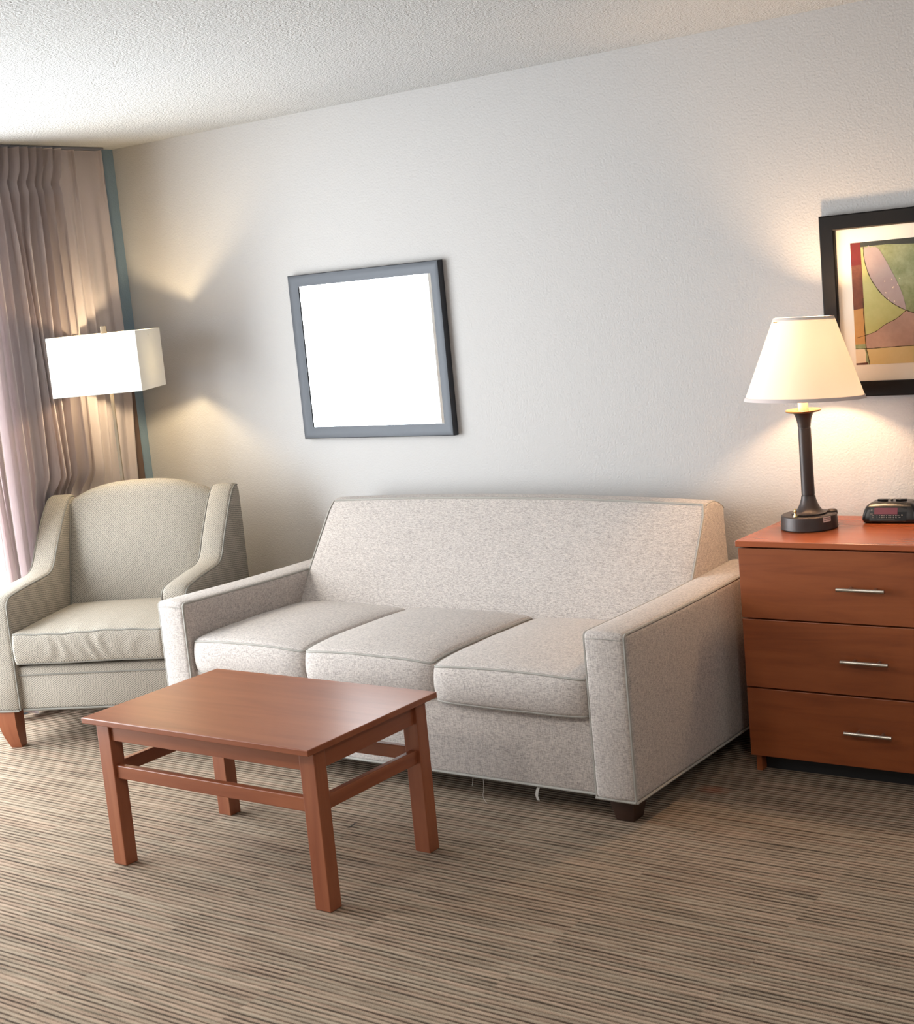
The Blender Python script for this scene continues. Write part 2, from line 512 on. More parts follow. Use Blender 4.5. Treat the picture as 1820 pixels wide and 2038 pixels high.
# ------------------------------------------------------------------ sofa
def rect_loop(c, h, r, z_s, fn, n=26):
    """points round the upper (z_s=1) or lower edge of a soft box, at 45 degrees on the rounding"""
    pts = []
    hx, hy = h[0]-r, h[1]-r
    base = []
    for i in range(n): base.append((-hx+2*hx*i/n, -hy, 0, -1))
    for i in range(5): a = -PI/2+PI/2*i/5; base.append((hx, -hy, math.cos(a), math.sin(a)))
    for i in range(n): base.append((hx, -hy+2*hy*i/n, 1, 0))
    for i in range(5): a = PI/2*i/5; base.append((hx, hy, math.cos(a), math.sin(a)))
    for i in range(n): base.append((hx-2*hx*i/n, hy, 0, 1))
    for i in range(5): a = PI/2+PI/2*i/5; base.append((-hx, hy, math.cos(a), math.sin(a)))
    for i in range(n): base.append((-hx, hy-2*hy*i/n, -1, 0))
    for i in range(5): a = PI+PI/2*i/5; base.append((-hx, -hy, math.cos(a), math.sin(a)))
    q = math.sqrt(.5)
    for (x, y, dx, dy) in base:
        p = Vector((x+dx*r*q, y+dy*r*q, z_s*(h[2]-r+r*q)))
        if fn: p = fn(p)
        pts.append(Vector(c)+p)
    return pts

def build_sofa():
    root = thing('sofa', 'pale grey-beige tweed three-seat sofa with square arms against the wall', 'sofa', (2.15, -.57, 0))
    ox, oy = 2.15, -.57
    X = lambda x: x-ox
    Y = lambda y: y-oy
    S, Pp = M['sofa'], M['pipe']
    XL0, XL1, XR0, XR1 = 1.145, 1.285, 3.012, 3.160
    YF, YB = -1.082, -.055
    # base
    bm = bmesh.new(); box(bm, X(XL1-.01), X(XR0+.01), Y(-1.058), Y(YB), .082, .345, .012, 3)
    base = obj('base', bm, S, root)
    bm = bmesh.new(); tube(bm, [(X(XL1), Y(-1.058), .084), (X(XR0), Y(-1.058), .084)], .0045); obj('piping', bm, Pp, base)
    # arms
    def arm(x0, x1, outer):
        zt = .605
        hx, hy, hz = (x1-x0)/2, (YB-YF)/2, (zt-.08)/2
        c = (X((x0+x1)/2), Y((YF+YB)/2), .08+hz)
        def fn(p):
            # slightly padded faces, top sagging a little in the middle of its length
            fx = 1-(p.x/hx)**2
            tz = (p.z/hz)
            q = p.copy()
            if p.z > hz*.8: q.z += .006*fx - .006*math.cos(p.y/hy*PI/2) + .014*(p.y/hy+1)/2*outer
            if p.y < -hy*.9:
                q.y -= .007*max(0, fx)
                # the inner front edge sways outwards near the floor
                w = math.exp(-((p.z+hz*.45)/(.12))**2)
                q.x += -outer*.0*w
            if abs(p.x) > hx*.8: q.x += math.copysign(.006, p.x)*(1-(p.y/hy)**2)*(1-tz*tz)
            return q
        bm = bmesh.new(); soft_box(bm, c, (hx, hy, hz), .018, (6, 30, 16), 3, fn)
        a = obj('arm', bm, S, root, ang=80)
        # piping: along both long edges, down the front, along the hem
        bm = bmesh.new(); q = math.sqrt(.5); r = .018
        for s in (-1, 1):
            pts = []
            for i in range(25): 
                yy = hy-r-(2*hy-2*r)*i/24
                pts.append(fn(Vector((s*(hx-r+r*q), yy, hz-r+r*q))))
            for k in range(1, 5):
                an = PI/2*k/5
                pts.append(fn(Vector((s*(hx-r+r*q), -(hy-r)-r*math.sin(an)*q, hz-r+r*math.cos(an)*q))))
            for i in range(15):
                zz = hz-r-(2*hz-r)*i/14
                pts.append(fn(Vector((s*(hx-r+r*q), -(hy-r)-r*q, zz))))
            tube(bm, [Vector(c)+p for p in pts], .0046)
        tube(bm, [Vector(c)+Vector(p) for p in [(-hx+.004, -hy, -hz+.003), (hx-.004, -hy, -hz+.003)]], .0045)
        if True:
            xs = hx if outer > 0 else -hx
            tube(bm, [Vector(c)+Vector(p) for p in [(xs, -hy+.002, -hz+.003), (xs, hy, -hz+.003)]], .0045)
        obj('piping', bm, Pp, a)
        bm = bmesh.new()
        tube(bm, [Vector(c)+fn(Vector((x, -hy-.0005, hz-.022))) for x in [(-hx+.01)+(2*hx-.02)*i/8 for i in range(9)]], .0014)
        obj('seam', bm, Pp, a)
    arm(XL0, XL1, -1); arm(XR0, XR1, 1)
    # back: wedge between the arms, front face leaning
    x0, x1 = 1.272, 3.034
    rows = []
    NX, NV = 40, 16
    def back_pt(u, v, part):
        """u along x 0..1; part f front (v 0 bottom..1 top), t top (v front..rear), r rear"""
        e = 1-(2*u-1)**8
        cr = 1-(2*u-1)**2
        taper = .010*(1 if part else 1)
        if part == 'f':
            z = .36+(.843-.36)*v
            y = -.520+(.520-.205)*v
            # belly of padding
            y -= .022*math.sin(PI*min(1, v*1.02))*e
            z += .018*cr*v*v
            # sides lean in a touch to the top on the left
            xa = x0+.004+.024*max(0, v-.35)*1.2; xb = x1-.004-.014*v
        elif part == 't':
            y = -.205+(.205-.075)*v
            z = .843+.018*cr - .030*v + .018*math.sin(PI*v)
            xa = x0+.022; xb = x1-.018
        else:
            z = .813-(.813-.36)*v; y = -.075
            z += .018*cr*(1-v)
            xa = x0+.022*(1-v)+.004; xb = x1-.018*(1-v)-.004
        return Vector((X(xa+(xb-xa)*u), Y(y), z))
    bm = bmesh.new()
    prof = [('f', i/NV) for i in range(NV+1)]+[('t', i/5) for i in range(1, 6)]+[('r', i/8) for i in range(1, 9)]
    grid = [[bm.verts.new(back_pt(i/NX, v, p)) for (p, v) in prof] for i in range(NX+1)]
    m = len(prof)
    for i in range(NX):
        for j in range(m):
            k = (j+1) % m
            bm.faces.new([grid[i][j], grid[i][k], grid[i+1][k], grid[i+1][j]])
    c0 = bm.faces.new(grid[0][::-1]); c1 = bm.faces.new(grid[-1])
    bmesh.ops.recalc_face_normals(bm, faces=bm.faces[:])
    bmesh.ops.bevel(bm, geom=list(c0.edges)+list(c1.edges), offset=.012, segments=3, profile=.5, affect='EDGES')
    es = [e for e in bm.edges if len(e.link_faces) == 2 and e.calc_face_angle(0) > math.radians(32)]
    bmesh.ops.bevel(bm, geom=es, offset=.010, segments=2, profile=.5, affect='EDGES', clamp_overlap=True)
    bk = obj('backrest', bm, S, root, ang=60)
    bm = bmesh.new()
    pts = [back_pt(0, v/12, 'f')+Vector((.006, -.001, 0)) for v in range(0, 12)]
    pts += [back_pt(u, 1, 'f')+Vector((0, -.001, -.002)) for u in [.009]+[q/30 for q in range(1, 30)]+[.991]]
    pts += [back_pt(1, v/12, 'f')+Vector((-.006, -.001, 0)) for v in range(11, -1, -1)]
    tube(bm, pts, .0045); obj('piping', bm, Pp, bk)
    bm = bmesh.new()
    pts = [back_pt(1, v/10, 't')+Vector((-.004, 0, -.004)) for v in range(0, 11)]
    tube(bm, pts, .0022); obj('seam', bm, Pp, bk)
    # seat cushions
    cx = [(1.289, 1.848, -1.072, .335, .465), (1.853, 2.421, -1.078, .335, .468), (2.427, 3.008, -1.092, .330, .462)]
    for n_, (xa, xb, yf, za, zb) in enumerate(cx):
        h = ((xb-xa)/2, (-.43-yf)/2, (zb-za)/2); c = (X((xa+xb)/2), Y((yf-.43)/2), (za+zb)/2)
        def fn(p, h=h, n_=n_):
            q = p.copy()
            ex = 1-(p.x/h[0])**2; ey = 1-(p.y/h[1])**2; ez = 1-(p.z/h[2])**2
            ex = max(0, ex); ey = max(0, ey); ez = max(0, ez)
            if p.z > 0:
                q.z += .034*math.sqrt(ex*ey)*(p.z/h[2])
                # front corners droop
                q.z -= .010*max(0, -p.y/h[1])**6*abs(p.x/h[0])**3
            if p.y < 0: q.y -= .014*ex**.5*ez*(-p.y/h[1])**4 + .004*ez
            q.x += math.copysign(.006, p.x)*ez*(abs(p.x/h[0]))**6
            # corners rounded in plan
            cr = abs(p.x/h[0])**8*max(0, -p.y/h[1])**8
            q.y += .018*cr
            q.z += .0015*noise.noise(Vector((p.x*9+n_*7, p.y*9, p.z*12)))
            return q
        bm = bmesh.new(); soft_box(bm, c, h, .020, (22, 22, 6), 4, fn)
        cu = obj('seat_cushion', bm, S, root, ang=80)
        bm = bmesh.new()
        tube(bm, rect_loop(c, h, .020, 1, fn), .0042, closed=True)
        tube(bm, rect_loop(c, h, .020, -1, fn), .0042, closed=True)
        obj('piping', bm, Pp, cu)
    # feet
    for (fx, fy) in ((3.085, -1.005), (1.215, -1.005), (3.085, -.13), (1.215, -.13)):
        bm = bmesh.new()
        a, b = .047, .031
        hexa(bm, [(X(fx)+sx*b, Y(fy)+sy*b, 0) for sx, sy in ((-1, -1), (1, -1), (1, 1), (-1, 1))],
             [(X(fx)+sx*a, Y(fy)+sy*a, .083) for sx, sy in ((-1, -1), (1, -1), (1, 1), (-1, 1))], .004)
        obj('foot', bm, M['dark_wood'], root)
    # care tag and loose thread hanging below the front
    bm = bmesh.new()
    path = [(X(2.79), Y(-1.05), .084), (X(2.783), Y(-1.056), .066), (X(2.781), Y(-1.058), .050), (X(2.784), Y(-1.056), .034)]
    vs = [[bm.verts.new((p[0]-.006, p[1], p[2])), bm.verts.new((p[0]+.006, p[1]-.002, p[2]))] for p in path]
    for i in range(3): bm.faces.new([vs[i][0], vs[i][1], vs[i+1][1], vs[i+1][0]])
    bmesh.ops.solidify(bm, geom=bm.faces[:], thickness=.0008)
    obj('tag', bm, M['tag'], root)
    bm = bmesh.new(); tube(bm, catmull([(X(2.575), Y(-1.058), .083), (X(2.577), Y(-1.062), .05), (X(2.573), Y(-1.064), .02), (X(2.59), Y(-1.07), .002)], 5), .0006, 4)
    tube(bm, catmull([(X(2.535), Y(-1.058), .083), (X(2.534), Y(-1.061), .065), (X(2.531), Y(-1.062), .052)], 5), .0006, 4)
    obj('loose_thread', bm, M['tag'], root)
    return root
build_sofa()

# ------------------------------------------------------------------ armchair
def build_chair():
    a = .444
    root = thing('armchair', 'beige basket-weave armchair with sloping arms standing in the corner by the curtain', 'armchair', (.744, -1.103, 0), a)
    F, Pp = M['chair'], M['chairpipe']
    wi, wo = .321, .433
    # arm side profile (t, z)
    top = [(.0, .585), (.012, .607), (.05, .622), (.2, .632), (.34, .637), (.40, .643), (.445, .668), (.49, .728), (.545, .795), (.6, .857), (.65, .903), (.69, .924), (.722, .922)]
    topc = [(p[0], p[1]) for p in catmull([(x, y, 0) for x, y in top], 4)]
    prof = topc + [(.738, .90), (.742, .75), (.742, .5), (.740, .165), (.5, .160), (.25, .157), (.006, .155), (-.004, .17), (-.006, .3), (-.006, .45), (-.003, .56)]
    for s in (-1, 1):
        bm = bmesh.new()
        x0, x1 = (wi, wo) if s > 0 else (-wo, -wi)
        prism_x(bm, prof, x0, x1, .020, 4)
        # padding: round the top surface across its width
        for v in bm.verts:
            u = (v.co.x-(x0+x1)/2)/((x1-x0)/2)
            if v.co.z > .45 and v.co.y < .735:
                v.co.z += .008*(1-u*u)
        ar = obj('arm', bm, F, root, ang=50)
        bm = bmesh.new()
        for e in (x0+.006, x1-.006):
            pts = [Vector((e, -.001, z)) for z in (.16, .25, .35, .45, .56)]+[Vector((e, t_, z_-.004)) for t_, z_ in topc]
            tube(bm, pts, .0035)
        tube(bm, [(x0+.01, -.004, .158), (x1-.01, -.004, .158)], .0045)
        xe = x1-.002 if s > 0 else x0+.002
        tube(bm, [(xe, .0, .158), (xe, .735, .165)], .0045)
        obj('piping', bm, Pp, ar)
    # seat base with front rail
    bm = bmesh.new(); box(bm, -wi-.01, wi+.01, .012, .70, .157, .335, .014, 3)
    sb = obj('seat_base', bm, F, root)
    bm = bmesh.new(); tube(bm, [(-wi, .011, .158), (wi, .011, .158)], .0045); obj('piping', bm, Pp, sb)
    bm = bmesh.new(); tube(bm, [(-wi, .011, .300), (wi, .011, .300)], .0035); obj('seam', bm, Pp, sb)
    # seat cushion
    h = (.318, .29, .062); c = (0, .275, .410)
    def fn(p):
        q = p.copy()
        ex = max(0, 1-(p.x/h[0])**2); ey = max(0, 1-(p.y/h[1])**2); ez = max(0, 1-(p.z/h[2])**2)
        if p.z > 0: q.z += .022*math.sqrt(ex*ey)*(p.z/h[2])
        if p.y < -.2:
            f = min(1, (-p.y-.2)/.06)
            q.y -= .010*ez*f
            # wrinkles in the front boxing
            w = math.exp(-(p.x/.20)**2)
            q.y -= f*ez*.0042*math.sin(p.x*95+3*math.sin(p.z*30+p.x*11))*w*(.6+.4*math.sin(p.x*37))
            q.z += f*.003*math.sin(p.x*14)*(1 if p.z > 0 else .4)
        if p.z > 0: q.z += .0016*math.sin(p.x*52+p.y*9)*max(0, -p.y/h[1])**2
        return q
    bm = bmesh.new(); soft_box(bm, c, h, .016, (64, 24, 6), 3, fn)
    cu = obj('seat_cushion', bm, F, root, ang=80)
    bm = bmesh.new(); tube(bm, rect_loop(c, h, .016, 1, fn, 40), .0038, closed=True); tube(bm, rect_loop(c, h, .016, -1, fn, 40), .0038, closed=True)
    obj('piping', bm, Pp, cu)
    # backrest between the wings, crowned top
    NX, NV = 30, 16
    def bp(u, v, part):
        xx = (2*u-1)
        cr = 1-abs(xx)**2.6
        ztop = .905+.072*cr
        if part == 'f':
            z = .44+(ztop-.02-.44)*v
            y = .535+.125*v
            y -= .030*math.sin(PI*v**.8)*(1-xx**6) + .006*cr
        elif part == 't':
            y = .66+.075*v
            z = ztop-.02+.022*math.sin(PI*(v*.75+.1))-.004
        else:
            z = ztop-.012-(ztop-.012-.2)*v; y = .742
        return Vector((xx*.330, y, z))
    bm = bmesh.new()
    prof2 = [('f', i/NV) for i in range(NV+1)]+[('t', i/6) for i in range(1, 7)]+[('r', i/6) for i in range(1, 7)]
    grid = [[bm.verts.new(bp(i/NX, v, p)) for (p, v) in prof2] for i in range(NX+1)]
    m = len(prof2)
    for i in range(NX):
        for j in range(m):
            k = (j+1) % m
            bm.faces.new([grid[i][j], grid[i][k], grid[i+1][k], grid[i+1][j]])
    bm.faces.new(grid[0][::-1]); bm.faces.new(grid[-1])
    bk = obj('backrest', bm, F, root, ang=75)
    for s in (-1, 1):
        bm = bmesh.new()
        tube(bm, [(s*.3185, bp(.5+s*.48, v/12, 'f').y-.002, bp(.5+s*.48, v/12, 'f').z) for v in range(0, 13)], .0032)
        obj('piping', bm, Pp, bk)
    # legs: front ones swell at the top and curve in to a narrow foot
    for sx, ty, fr in ((-1, .045, 1), (1, .045, 1), (-1, .69, 0), (1, .69, 0)):
        bm = bmesh.new()
        secs = []
        for i in range(9):
            v = i/8                                     # 0 foot .. 1 top
            w = .022+.014*v+.006*math.sin(PI*v)
            off = (.014*(1-v)*(v)*2.2) if fr else 0
            cx_ = sx*(wo-.040-.014*(1-v)+(-off)*0+.008*math.sin(PI*v))
            cy_ = ty + (-.008*v if fr else 0)+(0 if fr else .02*(1-v))
            secs.append([bm.verts.new((cx_+ax*w, cy_+ay*w, .158*v)) for ax, ay in ((-1, -1), (1, -1), (1, 1), (-1, 1))])
        for i in range(8):
            for j in range(4):
                k = (j+1) % 4
                bm.faces.new([secs[i][j], secs[i][k], secs[i+1][k], secs[i+1][j]])
        bm.faces.new(secs[0][::-1]); bm.faces.new(secs[-1])
        obj('leg', bm, M['wood_z'], root)
    return root
build_chair()

# ------------------------------------------------------------------ coffee table
def build_table():
    cx, cy = 2.226, -1.690
    root = thing('coffee_table', 'low rectangular cherry-wood coffee table in front of the sofa', 'coffee table', (cx, cy, 0))
    L, W = .462, .291
    bm = bmesh.new(); box(bm, -L, L, -W, W, .461, .479, .0025, 2); obj('tabletop', bm, M['wood_x'], root, ang=15)
    lx, ly = .445, .252
    lw = .056; lt = .048
    for sx in (-1, 1):
        for sy in (-1, 1):
            bm = bmesh.new()
            x0, x1 = sorted((sx*lx, sx*(lx-lw))); y0, y1 = sorted((sy*ly, sy*(ly-lt)))
            box(bm, x0, x1, y0, y1, 0, .461, .0025, 2)
            obj('leg', bm, M['wood_z'], root, ang=15)
    for sy in (-1, 1):
        bm = bmesh.new(); y0, y1 = sorted((sy*(ly-.008), sy*(ly-.028)))
        box(bm, -(lx-lw), lx-lw, y0, y1, .400, .461, .001, 1); obj('apron', bm, M['wood_x'], root, ang=15)
        bm = bmesh.new(); y0, y1 = sorted((sy*(ly-.010), sy*(ly-.032)))
        box(bm, -(lx-lw), lx-lw, y0, y1, .279, .321, .003, 2); obj('stretcher', bm, M['wood_x'], root, ang=15)
    for sx in (-1, 1):
        bm = bmesh.new(); x0, x1 = sorted((sx*(lx-.012), sx*(lx-.032)))
        box(bm, x0, x1, -(ly-lt), ly-lt, .400, .461, .001, 1); obj('apron', bm, M['wood_y'], root, ang=15)
        bm = bmesh.new(); x0, x1 = sorted((sx*(lx-.012), sx*(lx-.034)))
        box(bm, x0, x1, -(ly-lt), ly-lt, .279, .321, .003, 2); obj('stretcher', bm, M['wood_y'], root, ang=15)
build_table()

# ------------------------------------------------------------------ dresser
def build_dresser():
    x0, x1, yf, yb = 3.264, 4.070, -.468, -.03
    ox, oy = (x0+x1)/2, (yf+yb)/2
    root = thing('dresser', 'cherry laminate three-drawer dresser with bar pulls and a black recessed plinth', 'dresser', (ox, oy, 0))
    X = lambda x: x-ox
    Y = lambda y: y-oy
    W = M['dress_x']
    bm = bmesh.new(); box(bm, X(3.250), X(4.084), Y(-.495), Y(-.022), .757, .776, .002, 2); obj('top', bm, M['dress_top'], root, ang=15)
    for a, b in ((x0, x0+.019), (x1-.019, x1)):
        bm = bmesh.new(); box(bm, X(a), X(b), Y(yf), Y(yb), 0, .757, .001, 1); obj('side_panel', bm, W, root, ang=15)
    bm = bmesh.new(); box(bm, X(x0+.019), X(x1-.019), Y(yf+.01), Y(yb), .062, .757); obj('carcass', bm, W, root, ang=15)
    bm = bmesh.new(); box(bm, X(x0+.019), X(x1-.019), Y(yf+.035), Y(yf+.05), 0, .062); obj('plinth', bm, M['black'], root, ang=15)
    for (za, zb, zh) in ((.522, .751, .635), (.2915, .5175, .405), (.058, .2865, .175)):
        bm = bmesh.new(); box(bm, X(3.255), X(4.079), Y(-.487), Y(-.4685), za, zb, .0015, 2)
        d = obj('drawer', bm, W, root, ang=15)
        bm = bmesh.new()
        tube(bm, [(X(3.5915), Y(-.517), zh), (X(3.7435), Y(-.517), zh)], .0062, 14)
        for px in (3.628, 3.707):
            tube(bm, [(X(px), Y(-.488), zh), (X(px), Y(-.517), zh)], .0048, 10)
        obj('handle', bm, M['nickel'], d)
build_dresser()

# ------------------------------------------------------------------ table lamp
def build_table_lamp():
    root = thing('table_lamp', 'lit table lamp with cream empire shade and dark bronze column on the dresser', 'lamp', (3.403, -.250, .776))
    B = M['bronze']
    bm = bmesh.new(); lathe(bm, [(.086, 0), (.0915, .002), (.0925, .005), (.0915, .009), (.0905, .040), (.089, .0455), (.085, .048)], 56)
    # outlet bump at the rear right of the base
    tube(bm, [(.062, .045, .040), (.062, .045, .052), (.062, .045, .056)], [.018, .017, .012], 16)
    base = obj('base', bm, B, root, ang=30)
    bm = bmesh.new()
    lathe(bm, [(.054, .049), (.0575, .050), (.0575, .053), (.050, .055), (.044, .058), (.036, .068), (.029, .082), (.024, .098), (.0225, .108)], 44, c=(.002, 0, 0))
    obj('collar', bm, B, root, ang=30)
    bm = bmesh.new()
    lathe(bm, [(.0225, .108), (.0205, .1085), (.0205, .111), (.0215, .112), (.0205, .33), (.0195, .331), (.0195, .334), (.0205, .335), (.0215, .345), (.0245, .362), (.030, .376), (.035, .382)], 40, c=(.002, 0, 0))
    obj('column', bm, B, root, ang=30)
    bm = bmesh.new(); lathe(bm, [(.030, .380), (.050, .383), (.0565, .386), (.0575, .389), (.055, .3915), (.046, .3885), (.018, .388)], 44, c=(.002, 0, 0))
    obj('drip_cup', bm, M['rimbronze'], root, ang=50)
    bm = bmesh.new(); lathe(bm, [(.0165, .387), (.0165, .455), (.015, .457)], 24, c=(.002, 0, 0)); obj('candle_sleeve', bm, M['sleeve'], root)
    # shade: open truncated cone with thickness
    zb, zt = .424, .688
    bm = bmesh.new()
    prof = []
    N = 14
    for i in range(N+1):
        v = i/N; prof.append((.192-(.192-.096)*v, zb+(zt-zb)*v))
    for i in range(N, -1, -1):
        v = i/N; prof.append((.1908-(.1908-.0948)*v, zb+(zt-zb)*v))
    seg = 72; rings = [[bm.verts.new((r*math.cos(2*PI*j/seg), r*math.sin(2*PI*j/seg), z)) for j in range(seg)] for r, z in prof]
    for i in range(len(rings)):
        A, Bq = rings[i], rings[(i+1) % len(rings)]
        for j in range(seg): bm.faces.new([A[j], A[(j+1) % seg], Bq[(j+1) % seg], Bq[j]])
    sh = obj('shade', bm, M['shadeT'], root, ang=40)
    for (r, z, hgt, dr) in ((.193, zb, .011, .004), (.0975, zt-.009, .010, .0035)):
        bm = bmesh.new()
        k = -.35
        prof = [(r-.004, z), (r+.001, z), (r+.001+k*hgt, z+hgt), (r-.004+k*hgt, z+hgt)]
        rg = [[bm.verts.new((a*math.cos(2*PI*j/seg), a*math.sin(2*PI*j/seg), b)) for j in range(seg)] for a, b in prof]
        for i in range(4):
            for j in range(seg): bm.faces.new([rg[i][j], rg[i][(j+1) % seg], rg[(i+1) % 4][(j+1) % seg], rg[(i+1) % 4][j]])
        obj('trim', bm, M['shadetrim'], sh)
    tp = Matrix.Translation((0, 0, zb)); sh.matrix_local = Matrix.Translation((.008, .002, 0)) @ tp @ Matrix.Rotation(-.042, 4, Vector((.39, -.92, 0)).normalized()) @ Matrix.Rotation(-.034, 4, Vector((.92, .39, 0)).normalized()) @ tp.inverted()
    # spider fitting that carries the shade, and harp
    bm = bmesh.new()
    for a in (0, 2*PI/3, 4*PI/3): tube(bm, [(0, 0, zt-.02), (.0945*math.cos(a), .0945*math.sin(a), zt-.006)], .0016, 6)
    tube(bm, catmull([(.02, 0, .45), (.045, 0, .50), (.048, 0, .60), (.0, 0, zt-.02), (-.048, 0, .60), (-.045, 0, .50), (-.02, 0, .45)], 5), .0016, 6)
    hp = obj('harp', bm, M['brass'], root); hp.matrix_local = sh.matrix_local.copy()
    # rocker/pull switch in brass
    bm = bmesh.new(); lathe(bm, [(.008, .048), (.0075, .052), (.0045, .057), (.004, .062), (.0055, .066), (.0045, .070), (.003, .074), (.0015, .075)], 16, c=(-.018, -.066, 0))
    obj('switch', bm, M['brass'], root)
    # white notice sticker on the rim
    bm = bmesh.new()
    a0 = math.radians(-68); 
    def stk(bm, a_lo, a_hi, z0, z1, r, tilt, mi):
        n = 6; va, vb = [], []
        for i in range(n+1):
            a = a_lo+(a_hi-a_lo)*i/n; zz = tilt*(i/n)
            va.append(bm.verts.new((r*math.cos(a), r*math.sin(a), z0+zz))); vb.append(bm.verts.new((r*math.cos(a), r*math.sin(a), z1+zz)))
        for i in range(n):
            f = bm.faces.new([va[i], va[i+1], vb[i+1], vb[i]]); f.material_index = mi
    s0, s1 = math.radians(-38), math.radians(-19)
    stk(bm, s0, s1, .029, .0455, .0918, .0012, 0)
    for r0 in (.040, .0335):
        q = s0+(s1-s0)*.1
        while q < s1-(s1-s0)*.08:
            w = (s1-s0)*random.uniform(.05, .12); stk(bm, q, min(q+w, s1-.01), r0, r0+.0032, .0921, .0, 1); q += w+(s1-s0)*.035
    obj('sticker', bm, [M['sticker'], M['ink']], base, recalc=False)
    li = bpy.data.lights.new('table_lamp_bulb', 'POINT'); li.energy = 19; li.color = (1.0, .66, .38); li.shadow_soft_size = .035
    lo = link(bpy.data.objects.new('bulb_light', li), root); lo.location = (0, 0, .585)
build_table_lamp()

# ------------------------------------------------------------------ floor lamp
def build_floor_lamp():
    a = .57
    root = thing('floor_lamp', 'floor lamp with white rectangular box shade between armchair and curtain', 'floor lamp', (.324, -.466, 0), a)
    W, D = .385, .40
    zb, zt = 1.359, 1.612
    bm = bmesh.new(); t = .003
    for (x0, x1, y0, y1) in ((-W/2, W/2, -D/2, -D/2+t), (-W/2, W/2, D/2-t, D/2), (-W/2, -W/2+t, -D/2+t, D/2-t), (W/2-t, W/2, -D/2+t, D/2-t)):
        box(bm, x0, x1, y0, y1, zb, zt)
    sh = obj('shade', bm, M['shadeF'], root, ang=15)
    bm = bmesh.new()
    for s in (-1, 1):
        box(bm, -W/2, W/2, s*.006-.004, s*.006+.004, 1.585, 1.588)
    box(bm, -.006, .006, -D/2+t, D/2-t, 1.585, 1.588)
    obj('shade_frame', bm, M['nickel'], root)
    bm = bmesh.new(); box(bm, -.0065, .0065, -.0065, .0065, .024, 1.44, .001, 1); obj('pole', bm, M['pole'], root, ang=15)
    bm = bmesh.new(); box(bm, -.014, .014, -.004, .004, 1.50, 1.643, .003, 2); obj('bracket', bm, M['pole'], root)
    bm = bmesh.new(); box(bm, -.115, .115, -.115, .115, 0, .024, .006, 3); obj('base', bm, M['nickel'], root)
    li = bpy.data.lights.new('floor_lamp_bulb', 'POINT'); li.energy = 15; li.color = (1.0, .78, .47); li.shadow_soft_size = .03
    lo = link(bpy.data.objects.new('bulb_light', li), root); lo.location = (.03, 0, 1.468)
build_floor_lamp()

# ------------------------------------------------------------------ mirror
def mitred_frame(bm, w, h, prof, cx=0, cz=0):
    """prof: list of (inset from outer edge, y)"""
    rings = []
    for (i, y) in prof:
        x, z = w/2-i, h/2-i
        rings.append([bm.verts.new((cx-x, y, cz-z)), bm.verts.new((cx+x, y, cz-z)), bm.verts.new((cx+x, y, cz+z)), bm.verts.new((cx-x, y, cz+z))])
    n = len(rings)
    for k in range(n):
        A, B = rings[k], rings[(k+1) % n]
        for j in range(4):
            bm.faces.new([A[j], A[(j+1) % 4], B[(j+1) % 4], B[j]])

def build_mirror():
    w, h = .804, .698
    root = thing('wall_mirror', 'square wall mirror in a grey frame reflecting the bright window', 'mirror', (1.427, 0, 1.429))
    bm = bmesh.new()
    mitred_frame(bm, w, h, [(0, -.002), (0, -.029), (.003, -.033), (.009, -.034), (.026, -.0315), (.044, -.025), (.049, -.024), (.049, -.002)])
    obj('frame', bm, M['frame_m'], root, ang=20)
    bm = bmesh.new(); box(bm, -(w/2-.048), w/2-.048, -.020, -.004, -(h/2-.048), h/2-.048); obj('mirror_glass', bm, M['mirror'], root)
build_mirror()

